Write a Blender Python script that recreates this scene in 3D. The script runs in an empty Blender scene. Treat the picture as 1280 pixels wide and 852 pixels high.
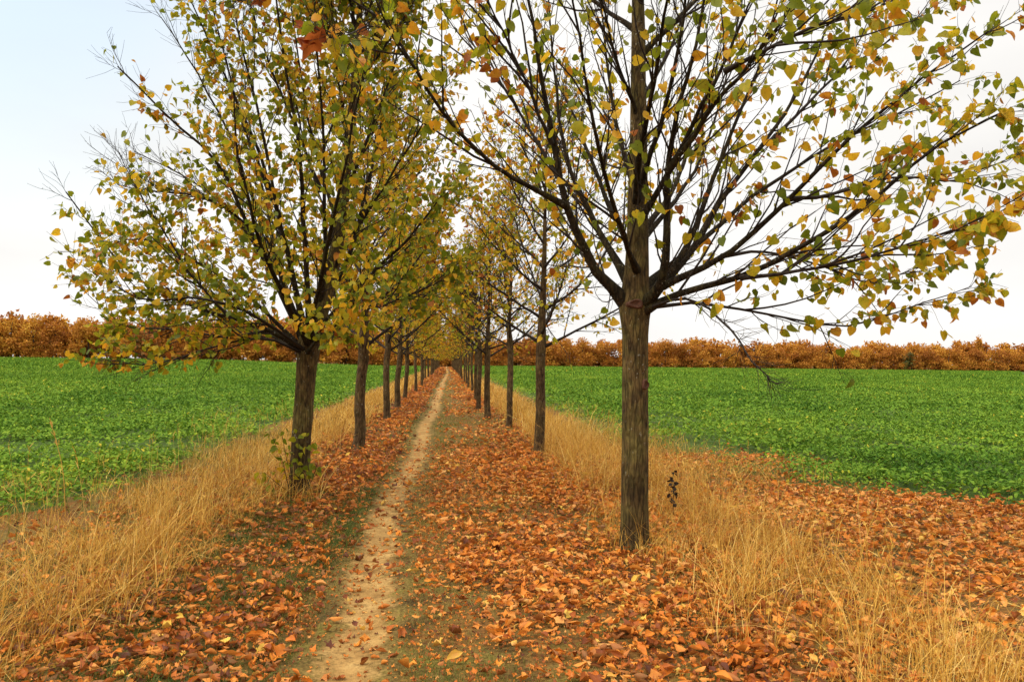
import bpy, math
import numpy as np
from mathutils import Matrix, Vector

rng = np.random.default_rng(11)
scene = bpy.context.scene
col = scene.collection
R = math.radians

# ------------------------------------------------------------------ camera
H = 1.5
F = 960.0                       # focal length in pixels of a 1280 wide frame
yaw, pitch, roll = -math.atan(82 / F), math.atan(26.5 / F), R(0.63)
cam_rot = (Matrix.Rotation(yaw, 3, 'Z') @ Matrix.Rotation(math.pi / 2 + pitch, 3, 'X')
           @ Matrix.Rotation(roll, 3, 'Z'))
cd = bpy.data.cameras.new('camera')
cam = bpy.data.objects.new('camera', cd)
cam.rotation_mode = 'QUATERNION'
cam.location = (0, 0, H)
cam.rotation_quaternion = cam_rot.to_quaternion()
cd.sensor_width = 36
cd.lens = 27
cd.clip_end = 6000
col.objects.link(cam)
scene.camera = cam
CR = np.array(cam_rot)


def ray(px, py):
    """world direction with unit length along +Y for a point of the 1280x852 frame"""
    d = CR @ np.array([(px - 640) / F, -(py - 426) / F, -1.0])
    return d / d[1]


def at(px, py, dist):
    return np.array([0, 0, H]) + ray(px, py) * dist


def on_ground(px, py):
    d = ray(px, py)
    return np.array([0, 0, H]) + d * (-H / d[2])


# ------------------------------------------------------------------ noise
def vnoise(x, y, seed=0):
    x = np.asarray(x, float); y = np.asarray(y, float)
    xi = np.floor(x).astype(np.int64); yi = np.floor(y).astype(np.int64)
    fx = x - xi; fy = y - yi
    fx = fx * fx * (3 - 2 * fx); fy = fy * fy * (3 - 2 * fy)

    def h(a, b):
        n = (a * 374761393 + b * 668265263 + seed * 974634777) & 0xffffffff
        n = ((n ^ (n >> 13)) * 1274126177) & 0xffffffff
        n = n ^ (n >> 16)
        return (n & 0xffff) / 65535.0
    return ((h(xi, yi) * (1 - fx) + h(xi + 1, yi) * fx) * (1 - fy)
            + (h(xi, yi + 1) * (1 - fx) + h(xi + 1, yi + 1) * fx) * fy)


def fbm(x, y, seed=0, o=3):
    s = 0; a = .5; t = 0
    for i in range(o):
        s = s + a * vnoise(x * 2 ** i, y * 2 ** i, seed + i); t += a; a *= .5
    return s / t


def smooth(a, b, x):
    t = np.clip((x - a) / (b - a), 0, 1)
    return t * t * (3 - 2 * t)


def track_x(y):
    y = np.asarray(y, float)
    return -0.50 + .05 * np.sin(y * .55 + .6) + .05 * (fbm(y * .35, y * 0 + 3, 5) - .5) * 2 + .12 * smooth(9, 26, y) + .55 * smooth(18, 110, y)


def left_edge(y):               # edge of the left field
    y = np.asarray(y, float)
    return -3.55 - .75 * smooth(9, 5, y) + .35 * (fbm(y * .6, y * 0, 21) - .5) + .25 * (vnoise(y * 3, y * 0, 22) - .5)


def right_edge(y):              # edge of the right field
    y = np.asarray(y, float)
    e = 3.15 + 1.0 * smooth(15, 10.5, y) + 2.2 * smooth(9.6, 7.4, y) + 5 * smooth(7.7, 6.5, y) + 6 * smooth(6.6, 5, y)
    return e + .4 * (fbm(y * .6, y * 0, 31) - .5) + .25 * (vnoise(y * 3, y * 0, 32) - .5)


def ground_z(x, y):
    x = np.asarray(x, float); y = np.asarray(y, float)
    near = np.exp(-(np.hypot(x, y - 8) / 60) ** 2)
    z = .05 * (fbm(x * .5, y * .5, 41, 3) - .5) * near
    z = z + .03 * (fbm(x * 3, y * 3, 44, 2) - .5) * near
    dx = x - track_x(y)
    z = z - .035 * np.exp(-(dx / .22) ** 2) * near
    z = z + .05 * np.exp(-((np.abs(x) - 2.1) / .6) ** 2)
    z = z + 1.1 * smooth(20, 210, y) * smooth(-10, -60, x)
    return z


# ------------------------------------------------------------------ mesh helpers
class Acc:
    """collects faces of one size with a per-vertex tint"""
    def __init__(self):
        self.v = []; self.f = []; self.t = []; self.m = []; self.n = 0

    def add(self, v, f, t=None, mat=0):
        v = np.asarray(v, np.float32).reshape(-1, 3); f = np.asarray(f, np.int64)
        self.f.append(f + self.n); self.v.append(v); self.n += len(v)
        self.t.append(np.zeros(len(v), np.float32) if t is None else np.asarray(t, np.float32))
        self.m.append(np.full(len(f), mat, np.int32))

    def build(self, name, mats, parent=None, smooth_=True, org=None):
        V = np.concatenate(self.v); T = np.concatenate(self.t)
        if org is not None:
            V = V - np.asarray(org, np.float32)
        me = bpy.data.meshes.new(name)
        loops = np.concatenate([f.ravel() for f in self.f])
        tot = np.concatenate([np.full(len(f), f.shape[1], np.int64) for f in self.f])
        start = np.concatenate([[0], np.cumsum(tot)[:-1]])
        me.vertices.add(len(V)); me.vertices.foreach_set('co', V.ravel())
        me.loops.add(len(loops)); me.loops.foreach_set('vertex_index', loops.astype(np.int32))
        me.polygons.add(len(tot)); me.polygons.foreach_set('loop_start', start.astype(np.int32))
        me.polygons.foreach_set('loop_total', tot.astype(np.int32))
        if smooth_:
            me.polygons.foreach_set('use_smooth', np.ones(len(tot), bool))
        me.polygons.foreach_set('material_index', np.concatenate(self.m))
        a = me.attributes.new('tint', 'FLOAT', 'POINT'); a.data.foreach_set('value', T)
        me.update(calc_edges=True)
        for m in (mats if isinstance(mats, (list, tuple)) else [mats]):
            me.materials.append(m)
        o = bpy.data.objects.new(name, me)
        col.objects.link(o)
        if parent is not None:
            o.parent = parent
        return o


def tag(o, label=None, cat=None, group=None, kind=None):
    for k, v in (('label', label), ('category', cat), ('group', group), ('kind', kind)):
        if v:
            o[k] = v
    return o


def thing(name, label, cat, loc, group=None, rz=0.0):
    e = bpy.data.objects.new(name, None)
    e.empty_display_size = .2
    e.location = [float(c) for c in loc]
    e.rotation_euler = (0, 0, rz)
    col.objects.link(e)
    return tag(e, label, cat, group)


def norm(v):
    return v / np.maximum(np.linalg.norm(v, axis=-1, keepdims=True), 1e-9)


def tubes(P, Rd, k):
    """P (N,m,3), Rd (N,m) -> verts, quads of N tubes of k sides"""
    N, m, _ = P.shape
    T = norm(np.gradient(P, axis=1))
    mean = norm(P[:, -1] - P[:, 0])
    ref = np.where(np.abs(mean[:, 2:3]) < .8, np.array([[0, 0, 1.]]), np.array([[1., 0, 0]]))[:, None, :]
    U = norm(np.cross(T, ref)); W = np.cross(T, U)
    a = np.arange(k) / k * 2 * math.pi
    V = (P[:, :, None, :] + Rd[:, :, None, None] * (np.cos(a)[None, None, :, None] * U[:, :, None, :]
                                                  + np.sin(a)[None, None, :, None] * W[:, :, None, :]))
    i = np.arange(N)[:, None, None]; j = np.arange(m - 1)[None, :, None]; s = np.arange(k)[None, None, :]
    b = (i * m + j) * k; s2 = (s + 1) % k
    Q = np.stack([b + s, b + s2, b + k + s2, b + k + s], -1).reshape(-1, 4)
    return V.reshape(-1, 3), Q


def scatter(acc, tv, tf, pos, ax, nz, size, tint, wx=None):
    """copies template (tv, tf): its y axis along ax, its z axis near nz"""
    Y = norm(ax); X = norm(np.cross(Y, nz)); Z = np.cross(X, Y)
    s = size[:, None, None]
    w = np.ones(len(pos)) if wx is None else wx
    V = (pos[:, None, :] + s * (tv[None, :, 0:1] * w[:, None, None] * X[:, None, :] + tv[None, :, 1:2] * Y[:, None, :]
                                + tv[None, :, 2:3] * Z[:, None, :]))
    Fc = (np.arange(len(pos))[:, None, None] * len(tv) + tf[None]).reshape(-1, tf.shape[1])
    acc.add(V.reshape(-1, 3), Fc, np.repeat(tint, len(tv)))


def catmull(pts, M):
    p = np.asarray(pts, float)
    p = np.vstack([2 * p[0] - p[1], p, 2 * p[-1] - p[-2]])
    n = len(p) - 3
    u = np.linspace(0, n, M); i = np.minimum(u.astype(int), n - 1); t = (u - i)[:, None]
    a, b, c, d = p[i], p[i + 1], p[i + 2], p[i + 3]
    return .5 * (2 * b + (c - a) * t + (2 * a - 5 * b + 4 * c - d) * t ** 2 + (3 * b - 3 * c + d - a) * t ** 3)


# ------------------------------------------------------------------ materials
class NT:
    def __init__(self, name):
        self.m = bpy.data.materials.new(name); self.m.use_nodes = True
        self.t = self.m.node_tree; self.t.nodes.clear()
        self.out = self.n('ShaderNodeOutputMaterial')

    def n(self, typ, **kw):
        nd = self.t.nodes.new(typ)
        for k, v in kw.items():
            setattr(nd, k, v)
        return nd

    def l(self, a, b):
        self.t.links.new(a, b)

    def coords(self, scale=(1, 1, 1)):
        g = self.n('ShaderNodeTexCoord'); mp = self.n('ShaderNodeMapping')
        mp.inputs['Scale'].default_value = scale
        self.l(g.outputs['Object'], mp.inputs['Vector'])
        return mp.outputs['Vector']

    def noise(self, scale, detail=4, vec=None, rough=.55):
        nd = self.n('ShaderNodeTexNoise')
        nd.inputs['Scale'].default_value = scale; nd.inputs['Detail'].default_value = detail
        nd.inputs['Roughness'].default_value = rough
        if vec is not None:
            self.l(vec, nd.inputs['Vector'])
        return nd.outputs['Fac']

    def ramp(self, fac, stops, interp='LINEAR'):
        r = self.n('ShaderNodeValToRGB'); cr = r.color_ramp; cr.interpolation = interp
        while len(cr.elements) > 1:
            cr.elements.remove(cr.elements[-1])
        for i, (p, c) in enumerate(stops):
            e = cr.elements[0] if i == 0 else cr.elements.new(p)
            e.position = p; e.color = (*c, 1) if len(c) == 3 else c
        if fac is not None:
            self.l(fac, r.inputs['Fac'])
        return r.outputs['Color']

    def mix(self, fac, a, b, typ='MIX'):
        x = self.n('ShaderNodeMix', data_type='RGBA', blend_type=typ)
        for s, v in ((x.inputs[0], fac), (x.inputs[6], a), (x.inputs[7], b)):
            if hasattr(v, 'is_output'):
                self.l(v, s)
            elif isinstance(v, (int, float)):
                s.default_value = v
            else:
                s.default_value = (*v, 1)
        return x.outputs[2]

    def math(self, op, a, b=0.0, clamp=False):
        x = self.n('ShaderNodeMath', operation=op, use_clamp=clamp)
        for s, v in ((x.inputs[0], a), (x.inputs[1], b)):
            if hasattr(v, 'is_output'):
                self.l(v, s)
            else:
                s.default_value = v
        return x.outputs[0]

    def tint(self):
        return self.n('ShaderNodeAttribute', attribute_name='tint').outputs['Fac']

    def bump(self, h, strength, dist):
        b = self.n('ShaderNodeBump'); b.inputs['Strength'].default_value = strength
        b.inputs['Distance'].default_value = dist; self.l(h, b.inputs['Height'])
        return b.outputs['Normal']

    def principled(self, color, rough=.8, normal=None, spec=.25):
        p = self.n('ShaderNodeBsdfPrincipled')
        if hasattr(color, 'is_output'):
            self.l(color, p.inputs['Base Color'])
        else:
            p.inputs['Base Color'].default_value = (*color, 1)
        p.inputs['Roughness'].default_value = rough
        p.inputs['Specular IOR Level'].default_value = spec
        if normal is not None:
            self.l(normal, p.inputs['Normal'])
        return p.outputs[0]

    def leaf(self, color, trans=.35, rough=.6, tcol=None, spec=.2, normal=None):
        p = self.principled(color, rough, normal, spec)
        t = self.n('ShaderNodeBsdfTranslucent'); self.l(tcol or color, t.inputs['Color'])
        m = self.n('ShaderNodeMixShader'); m.inputs[0].default_value = trans
        self.l(p, m.inputs[1]); self.l(t.outputs[0], m.inputs[2])
        self.l(m.outputs[0], self.out.inputs['Surface'])
        return self.m

    def done(self, sh):
        self.l(sh, self.out.inputs['Surface'])
        return self.m


def mat_foliage(name, stops, blotch=.35):
    n = NT(name); c = n.coords()
    f = n.math('ADD', n.tint(), n.math('MULTIPLY', n.math('SUBTRACT', n.noise(22, 2, c), .5), blotch), True)
    base = n.ramp(f, stops)
    speck = n.ramp(n.noise(90, 1, c), [(.66, (1, 1, 1)), (.74, (.45, .26, .12))])
    return n.leaf(n.mix(1, base, speck, 'MULTIPLY'), .50, .5)


M = {}
LEAF_STOPS = [(0, (.12, .155, .010)), (.28, (.225, .25, .012)), (.48, (.44, .37, .018)), (.64, (.70, .42, .022)),
              (.84, (.64, .27, .018)), (1, (.32, .09, .014))]
M['foliage'] = mat_foliage('lime_leaf', LEAF_STOPS)
M['dead_leaf'] = mat_foliage('withered_leaf', [(0, (.30, .07, .015)), (1, (.38, .10, .02))])


def mat_fallen():
    n = NT('fallen_leaf'); c = n.coords()
    f = n.math('ADD', n.tint(), n.math('MULTIPLY', n.math('SUBTRACT', n.noise(30, 2, c), .5), .25), True)
    base = n.ramp(f, [(0, (.10, .026, .008)), (.2, (.31, .075, .010)), (.45, (.56, .155, .013)), (.7, (.68, .245, .024)),
                      (.9, (.64, .30, .085)), (1, (.70, .44, .06))])
    g = n.n('ShaderNodeNewGeometry')
    pale = n.mix(.25, base, (.62, .31, .09))
    base = n.mix(g.outputs['Backfacing'], base, pale)
    return n.leaf(base, .18, .55, spec=.25)


M['fallen'] = mat_fallen()


def mat_bark(name, dark, light, green):
    n = NT(name); c = n.coords((1, 1, .28)); c1 = n.coords()
    a = n.noise(30, 6, c, .65); b = n.noise(6, 4, c1)
    base = n.ramp(a, [(.34, dark), (.50, tuple(.55 * v for v in light)), (.68, light)])
    base = n.mix(n.math('MULTIPLY', n.ramp(b, [(.42, (0, 0, 0)), (.62, (1, 1, 1))]), .6), base, n.mix(1, green, n.ramp(a, [(.3, (.4, .4, .4)), (.65, (1.2, 1.2, 1.2))]), 'MULTIPLY'))
    v = n.n('ShaderNodeTexVoronoi', feature='DISTANCE_TO_EDGE'); v.inputs['Scale'].default_value = 34
    n.l(n.coords((1, 1, .16)), v.inputs['Vector'])
    crack = n.ramp(v.outputs['Distance'], [(.02, (.30, .28, .26)), (.14, (1, 1, 1))])
    base = n.mix(.45, base, crack, 'MULTIPLY')
    lich = n.ramp(n.noise(30, 4, c1, .7), [(.63, (0, 0, 0)), (.66, (1, 1, 1))])
    zone = n.ramp(n.noise(3.2, 2, c1), [(.45, (0, 0, 0)), (.58, (1, 1, 1))])
    base = n.mix(n.math('MULTIPLY', lich, n.math('MULTIPLY', zone, .85)), base, (.40, .39, .31))
    stain = n.ramp(n.noise(2.6, 5, c1, .7), [(.36, (.45, .42, .40)), (.60, (1, 1, 1))])
    base = n.mix(1, base, stain, 'MULTIPLY')
    h = n.math('ADD', n.math('MULTIPLY', a, 1.2), n.math('MULTIPLY', crack, .7))
    return n.done(n.principled(base, .9, n.bump(h, 1.0, .014), .15))


M['bark'] = mat_bark('lime_bark', (.040, .026, .012), (.205, .130, .047), (.17, .142, .036))
M['bark_far'] = mat_bark('weathered_bark', (.040, .023, .011), (.21, .125, .055), (.15, .108, .034))


def mat_twig():
    n = NT('twig_bark')
    base = n.ramp(n.noise(40, 2, n.coords()), [(.3, (.012, .008, .006)), (.7, (.034, .022, .013))])
    return n.done(n.principled(base, .75, None, .2))


M['twig'] = mat_twig()
M['bough'] = mat_bark('bough_bark', (.014, .009, .005), (.062, .040, .018), (.055, .046, .014))
n = NT('scar_wood'); M['scar'] = n.done(n.principled(n.ramp(n.noise(60, 3, n.coords()), [(.3, (.04, .015, .008)), (.7, (.12, .05, .025))]), .8))


def verge(n, c):
    green = n.ramp(n.noise(4, 5, c), [(.3, (.065, .042, .015)), (.5, (.155, .105, .030)), (.72, (.15, .13, .026))])
    fine = n.ramp(n.noise(55, 3, c), [(.35, (.55, .5, .45)), (.65, (1.25, 1.2, 1.1))])
    return n.mix(1, green, fine, 'MULTIPLY')


def mat_ground():
    n = NT('verge_soil'); c = n.coords()
    litter = n.ramp(n.noise(28, 4, c), [(.3, (.045, .020, .008)), (.5, (.17, .065, .016)), (.7, (.36, .14, .03))])
    f = n.ramp(n.noise(1.1, 5, c, .7), [(.44, (0, 0, 0)), (.60, (.8, .8, .8))])
    base = n.mix(f, verge(n, c), litter)
    return n.done(n.principled(base, .95, n.bump(n.noise(40, 4, c), .6, .02), .1))


def mat_path():
    n = NT('bare_earth'); c = n.coords()
    base = n.ramp(n.noise(5, 5, c, .65), [(.3, (.21, .11, .032)), (.55, (.36, .21, .068)), (.75, (.46, .295, .105))])
    spot = n.ramp(n.noise(38, 3, c), [(.52, (0, 0, 0)), (.70, (.75, .75, .75))])
    base = n.mix(spot, base, (.15, .09, .03))
    e = n.math('ADD', n.tint(), n.math('ADD', n.math('MULTIPLY', n.math('SUBTRACT', n.noise(7, 5, c, .7), .5), 1.1),
                                       n.math('MULTIPLY', n.math('SUBTRACT', n.noise(45, 2, c), .5), .5)))
    base = n.mix(n.ramp(e, [(.42, (0, 0, 0)), (.74, (1, 1, 1))]), verge(n, c), base)
    h = n.math('ADD', n.noise(12, 4, c), n.math('MULTIPLY', n.noise(70, 3, c), .35))
    return n.done(n.principled(base, .95, n.bump(h, .7, .03), .1))


def mat_field():
    n = NT('field_soil'); c = n.coords()
    a = n.noise(5, 4, c)
    base = n.ramp(a, [(.3, (.030, .045, .010)), (.5, (.050, .085, .012)), (.72, (.085, .125, .016))])
    return n.done(n.principled(base, .9, n.bump(n.noise(9, 4, c), .8, .08), .1))


def mat_crop():
    n = NT('crop_leaf'); c = n.coords()
    f = n.math('ADD', n.tint(), n.math('MULTIPLY', n.math('SUBTRACT', n.noise(.35, 4, c), .5), .7), True)
    base = n.ramp(f, [(0, (.030, .085, .008)), (.4, (.108, .205, .018)), (.7, (.185, .285, .028)), (.92, (.25, .34, .022)), (1, (.50, .40, .04))])
    return n.leaf(base, .25, .75, spec=.06)


def mat_dry():
    n = NT('dry_grass_blade')
    base = n.ramp(n.tint(), [(0, (.16, .062, .012)), (.3, (.44, .205, .025)), (.65, (.66, .385, .065)), (1, (.76, .53, .16))])
    return n.leaf(base, .25, .6)


def mat_green():
    n = NT('green_grass_blade')
    base = n.ramp(n.tint(), [(0, (.035, .065, .010)), (.5, (.085, .125, .016)), (.8, (.19, .18, .03)), (1, (.36, .27, .07))])
    return n.leaf(base, .25, .6)


def mat_wood(name='autumn_crown'):
    n = NT(name)
    base = n.ramp(n.tint(), [(0, (.035, .045, .012)), (.10, (.16, .13, .02)), (.24, (.28, .085, .015)), (.5, (.42, .16, .02)),
                             (.72, (.56, .26, .03)), (1, (.66, .40, .05))])
    return n.leaf(base, .25, .7)


M['ground'] = mat_ground(); M['path'] = mat_path(); M['field'] = mat_field(); M['crop'] = mat_crop()
M['dry'] = mat_dry(); M['green'] = mat_green(); M['wood'] = mat_wood()
n = NT('far_trunk_bark'); M['far_trunk'] = n.done(n.principled(n.ramp(n.noise(3, 3, n.coords()), [(.3, (.03, .018, .012)), (.7, (.09, .055, .035))]), .9))

# ------------------------------------------------------------------ setting
def spaced(a, dense_lo, dense_hi, step, b, grow=1.13):
    xs = list(np.arange(dense_lo, dense_hi, step))
    s = step; x = xs[-1]
    while x < b:
        s *= grow; x += s; xs.append(x)
    s = step; x = xs[0]; lo = []
    while x > a:
        s *= grow; x -= s; lo.append(x)
    return np.array(lo[::-1] + xs)


gx = spaced(-2500, -5, 5, .11, 2500); gy = spaced(-1500, 2, 22, .13, 3500)
X, Y = np.meshgrid(gx, gy)
Z = ground_z(X, Y)
nx, ny = len(gx), len(gy)
i = np.arange(ny - 1)[:, None] * nx + np.arange(nx - 1)[None]
Q = np.stack([i, i + 1, i + nx + 1, i + nx], -1).reshape(-1, 4)
A = Acc(); A.add(np.stack([X, Y, Z], -1), Q)
tag(A.build('ground', M['ground']), 'brown grassy verge ground under the fallen leaves', 'ground', kind='structure')


def strip(name, mat, label, cat, lo, hi, ys, cols, lift):
    t = np.linspace(0, 1, cols)
    L = lo(ys)[:, None]; Hh = hi(ys)[:, None]
    Xs = L + (Hh - L) * t[None]
    Ys = np.repeat(ys[:, None], cols, 1)
    A = Acc(); m = len(ys); edge = np.repeat((1 - np.abs(2 * t - 1))[None], m, 0).ravel()
    lift = lift * np.minimum(1, 4 * edge.reshape(m, cols)) - .012 * (edge.reshape(m, cols) == 0)
    i = np.arange(m - 1)[:, None] * cols + np.arange(cols - 1)[None]
    A.add(np.stack([Xs, Ys, ground_z(Xs, Ys) + lift], -1), np.stack([i, i + 1, i + cols + 1, i + cols], -1).reshape(-1, 4), edge)
    return tag(A.build(name, mat), label, cat, kind='structure')


ys = spaced(-8, 2, 40, .05, 235, 1.1)
hw = lambda y, s: .255 + .10 * fbm(y * 1.3, y * 0, s) + .10 * (vnoise(y * 7, y * 0, s + 3) - .5) + .04 * smooth(12, 40, y)
strip('path', M['path'], 'narrow bare dirt track worn between the two tree rows', 'path',
      lambda y: track_x(y) - hw(y, 51), lambda y: track_x(y) + hw(y, 61), ys, 15, .012)


def field(name, label, edge, far, top):
    ys = spaced(3, 4, 40, .12, top, 1.08)
    t = np.linspace(0, 1, 60) ** 2.6
    e = edge(ys)[:, None]
    Xs = e + (far - e) * t[None]
    Ys = np.repeat(ys[:, None], len(t), 1)
    m, k = Xs.shape
    i = np.arange(m - 1)[:, None] * k + np.arange(k - 1)[None]
    q = np.stack([i, i + 1, i + k + 1, i + k], -1).reshape(-1, 4)
    if far < 0:
        q = q[:, ::-1]
    A = Acc(); A.add(np.stack([Xs, Ys, ground_z(Xs, Ys) - .03 + .045 * smooth(0, .6, np.abs(Xs - e)) + .025 * smooth(20, 60, Ys)], -1), q)
    return tag(A.build(name, M['field']), label, 'field', kind='structure')


LEFT_END, RIGHT_END = 190.0, 262.0
field('field', 'soil of the green field left of the path', left_edge, -420, LEFT_END + 8)
field('field', 'soil of the green field right of the path', right_edge, 520, RIGHT_END + 10)

# ------------------------------------------------------------------ crop leaves
def sheet_leaf(w, rows, bend, tip=.15, fold=.0):
    """arching leaf blade; returns verts, quads"""
    v = []; q = []
    for j in range(rows + 1):
        t = j / rows
        ww = w * (math.sin(math.pi * (t * .82 + .12)) ** .8)
        z = -bend * t * t + .15 * t
        v += [(-ww, t, z + fold * ww), (0, t, z), (ww, t, z + fold * ww)]
    for j in range(rows):
        for k in range(2):
            a = j * 3 + k
            q.append((a, a + 1, a + 4, a + 3))
    return np.array(v), np.array(q)


def in_view(x, y, mar=1.5):
    """points inside the view, with a margin for a step to the side"""
    px = (x - y * math.tan(-yaw)) / y
    return (np.abs(px) < .70 + mar / np.maximum(y, 1)) & (y > 2.2)


def crop_patch(acc, tmpl, y0, y1, dens, size, hgt):
    W = .9 * y1 + 4
    N = int(2 * W * (y1 - y0) * dens)
    x = rng.uniform(-W, W, N); y = rng.uniform(y0, y1, N)
    ok = in_view(x, y) & ((x < left_edge(y) - .0) | (x > right_edge(y)))
    ok &= (y < np.where(x < 0, LEFT_END, RIGHT_END))
    x, y = x[ok], y[ok]
    # thin, weedy margin of the right field
    de = np.where(x > 0, x - right_edge(y), left_edge(y) - x)
    thin = np.where(x > 0, 1.5 + .9 * smooth(9, 12, y), .8)
    bare = fbm(x * .7, y * .7, 77)
    keep = rng.random(len(x)) < np.clip(.12 + .9 * smooth(0, 1, de / thin) + (bare - .5) * .9, .04, 1)
    keep &= rng.random(len(x)) > .8 * np.exp(-((x - 4.3) / 1.5) ** 2 - ((y - 11.6) / 1.1) ** 2)
    rows_gap = fbm(x * .9, y * .45, 71, 3)
    keep &= rng.random(len(x)) < np.clip(.45 + 2.6 * (rows_gap - .36), .08, 1)
    x, y, de, rows_gap = x[keep], y[keep], de[keep], rows_gap[keep]
    N = len(x)
    az = rng.uniform(0, 2 * math.pi, N); el = rng.normal(.25, .45, N)
    ax = np.stack([np.cos(az) * np.cos(el), np.sin(az) * np.cos(el), np.sin(el)], -1)
    nz = np.stack([rng.normal(0, .35, N), rng.normal(0, .35, N), np.ones(N)], -1)
    can = hgt * np.clip(-.25 + 2.1 * fbm(x * 1.8, y * 1.8, 72), .12, 1.5) * (.45 + .55 * smooth(0, 1.2, de))
    z = ground_z(x, y) + can * np.sqrt(rng.random(N)) + .02
    tint = np.clip(rng.normal(.42, .2, N) + .5 * (fbm(x * .25, y * .12, 74) - .5) + .25 * (1 - smooth(0, 2.5, de)) * (x > 0), 0, .97)  # broad tint noise also paints shadowed mottling into the crop colour
    tint = np.where(rng.random(N) < .004, 1.0, tint)
    scatter(acc, *tmpl, np.stack([x, y, z], -1), ax, nz, size * rng.uniform(.6, 1.25, N), tint)


A = Acc()
t4 = sheet_leaf(.25, 3, .45, fold=.25); t2 = sheet_leaf(.30, 2, .4, fold=.2); t1 = sheet_leaf(.42, 1, .2, fold=.3)
crop_patch(A, t4, 5.5, 12, 900, .068, .17)
crop_patch(A, t2, 12, 22, 520, .074, .18)
crop_patch(A, t2, 22, 40, 270, .100, .19)
crop_patch(A, t1, 40, 80, 90, .15, .20)
crop_patch(A, t1, 80, 262, 20, .29, .22)
tag(A.build('crop', M['crop']), 'low leafy green crop covering the fields on both sides', 'crop', kind='stuff')

# ------------------------------------------------------------------ fallen leaves
def curled(w, L, curl, rows=4, twist=.3):
    v = []; q = []
    prof = [.12, .42, .5, .36, .04]
    for j in range(rows + 1):
        t = j / rows
        for k in (-1, -.5, 0, .5, 1):
            x = prof[j] * w * 2 * k
            a = curl * k
            xx = math.sin(a) / max(curl, .01) * prof[j] * w * 2
            zz = (1 - math.cos(a)) / max(curl, .01) * prof[j] * w * 2
            yy = (t - .5) * L + (.10 * L if abs(k) == 1 and j in (1, 2) else 0)
            v.append((xx, yy, zz + .25 * (t - .5) ** 2 * L + twist * xx * (t - .5)))
    for j in range(rows):
        for k in range(4):
            a = j * 5 + k
            q.append((a, a + 1, a + 6, a + 5))
    return np.array(v), np.array(q)


def lobed(seed, crumple):
    r_ = np.random.default_rng(seed)
    rad = [.42, .66, .52, .80, .58, .95, .58, .80, .52, .66, .42, .12]
    ang = np.linspace(-math.pi * .5 + .35, math.pi * 1.5 - .35, 11)
    v = [(0, 0, 0)]
    for rr, a in zip(rad, ang):
        v.append((rr * .55 * math.cos(a), rr * .6 * math.sin(a), crumple * (r_.random() * .9) * rr))
    v.append((0, -.55, .12))
    f = [(0, j, j + 1) for j in range(1, len(v) - 2)] + [(0, 11, 12), (0, 12, 1)]
    return np.array(v), np.array([(a, b, c) for a, b, c in f if c < len(v)])


FT = [curled(.42, 1, 1.0, twist=.8), curled(.46, 1.0, 1.5, twist=1.0), curled(.40, .95, 2.2), curled(.44, 1, 1.9, twist=-1.1),
      lobed(1, .6), lobed(2, .9), lobed(3, 1.1), curled(.38, 1.1, 1.2, twist=1.4), lobed(4, 1.2), curled(.5, .9, 2.5, twist=.5)]


def litter_density(x, y):
    d = np.abs(x - track_x(y))
    n1 = fbm(x * .9, y * .55, 81, 3)
    n1 = .65 * n1 + .35 * fbm(x * 3.2, y * 2.4, 87, 2)
    tr = smooth(.14, .5, d)
    left = smooth(-2.6, -1.9, x) * (x < track_x(y)) * np.clip((n1 - .27) * 3.0 + .22, 0.15, .85) * smooth(.16, .55, d)
    right = (x > track_x(y)) * np.clip(.20 + (n1 - .38) * 2.8 + .45 * smooth(.6, 1.4, x), .16, .92) * smooth(.12, .8, d)
    right = right * np.where(y > 12, .8 - .3 * smooth(1.0, .2, x), 1)
    g = .35 + .65 * smooth(2.6, 2.2, x) + .5 * smooth(2.3, 3.0, x)
    right = np.where(x > 1.6, right * np.clip(g, 0, 1), right)
    on_track = .10 * (1 - tr)
    dd = (left + right) * (1 - .74 * smooth(8, 20, y) * np.clip(1.6 - 1.6 * fbm(x * .8, y * .3, 85), .3, 1.2))
    dd = np.maximum(dd, on_track * (1 - .75 * smooth(9, 18, y)))
    # the right field margin: leaves spill into the near corner, not beyond the crop edge
    e = right_edge(y)
    dd = np.where(x > e - .2, dd * np.exp(-np.maximum(x - e + .2, 0) / .6) * .8, dd)
    dd = np.where((x > 2.6) & (y > 10), dd * np.exp(-(y - 10) / 2.2), dd)
    dd = dd * np.where(y < 12, .72, .8)
    dd = np.where(x < -2.2, np.maximum(dd, .16 * smooth(-4.2, -2.6, x) * smooth(14, 8, y)), dd)
    dd = np.maximum(dd, .55 * np.exp(-((x - 4.3) / 1.3) ** 2 - ((y - 11.6) / .9) ** 2))
    return dd


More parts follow.
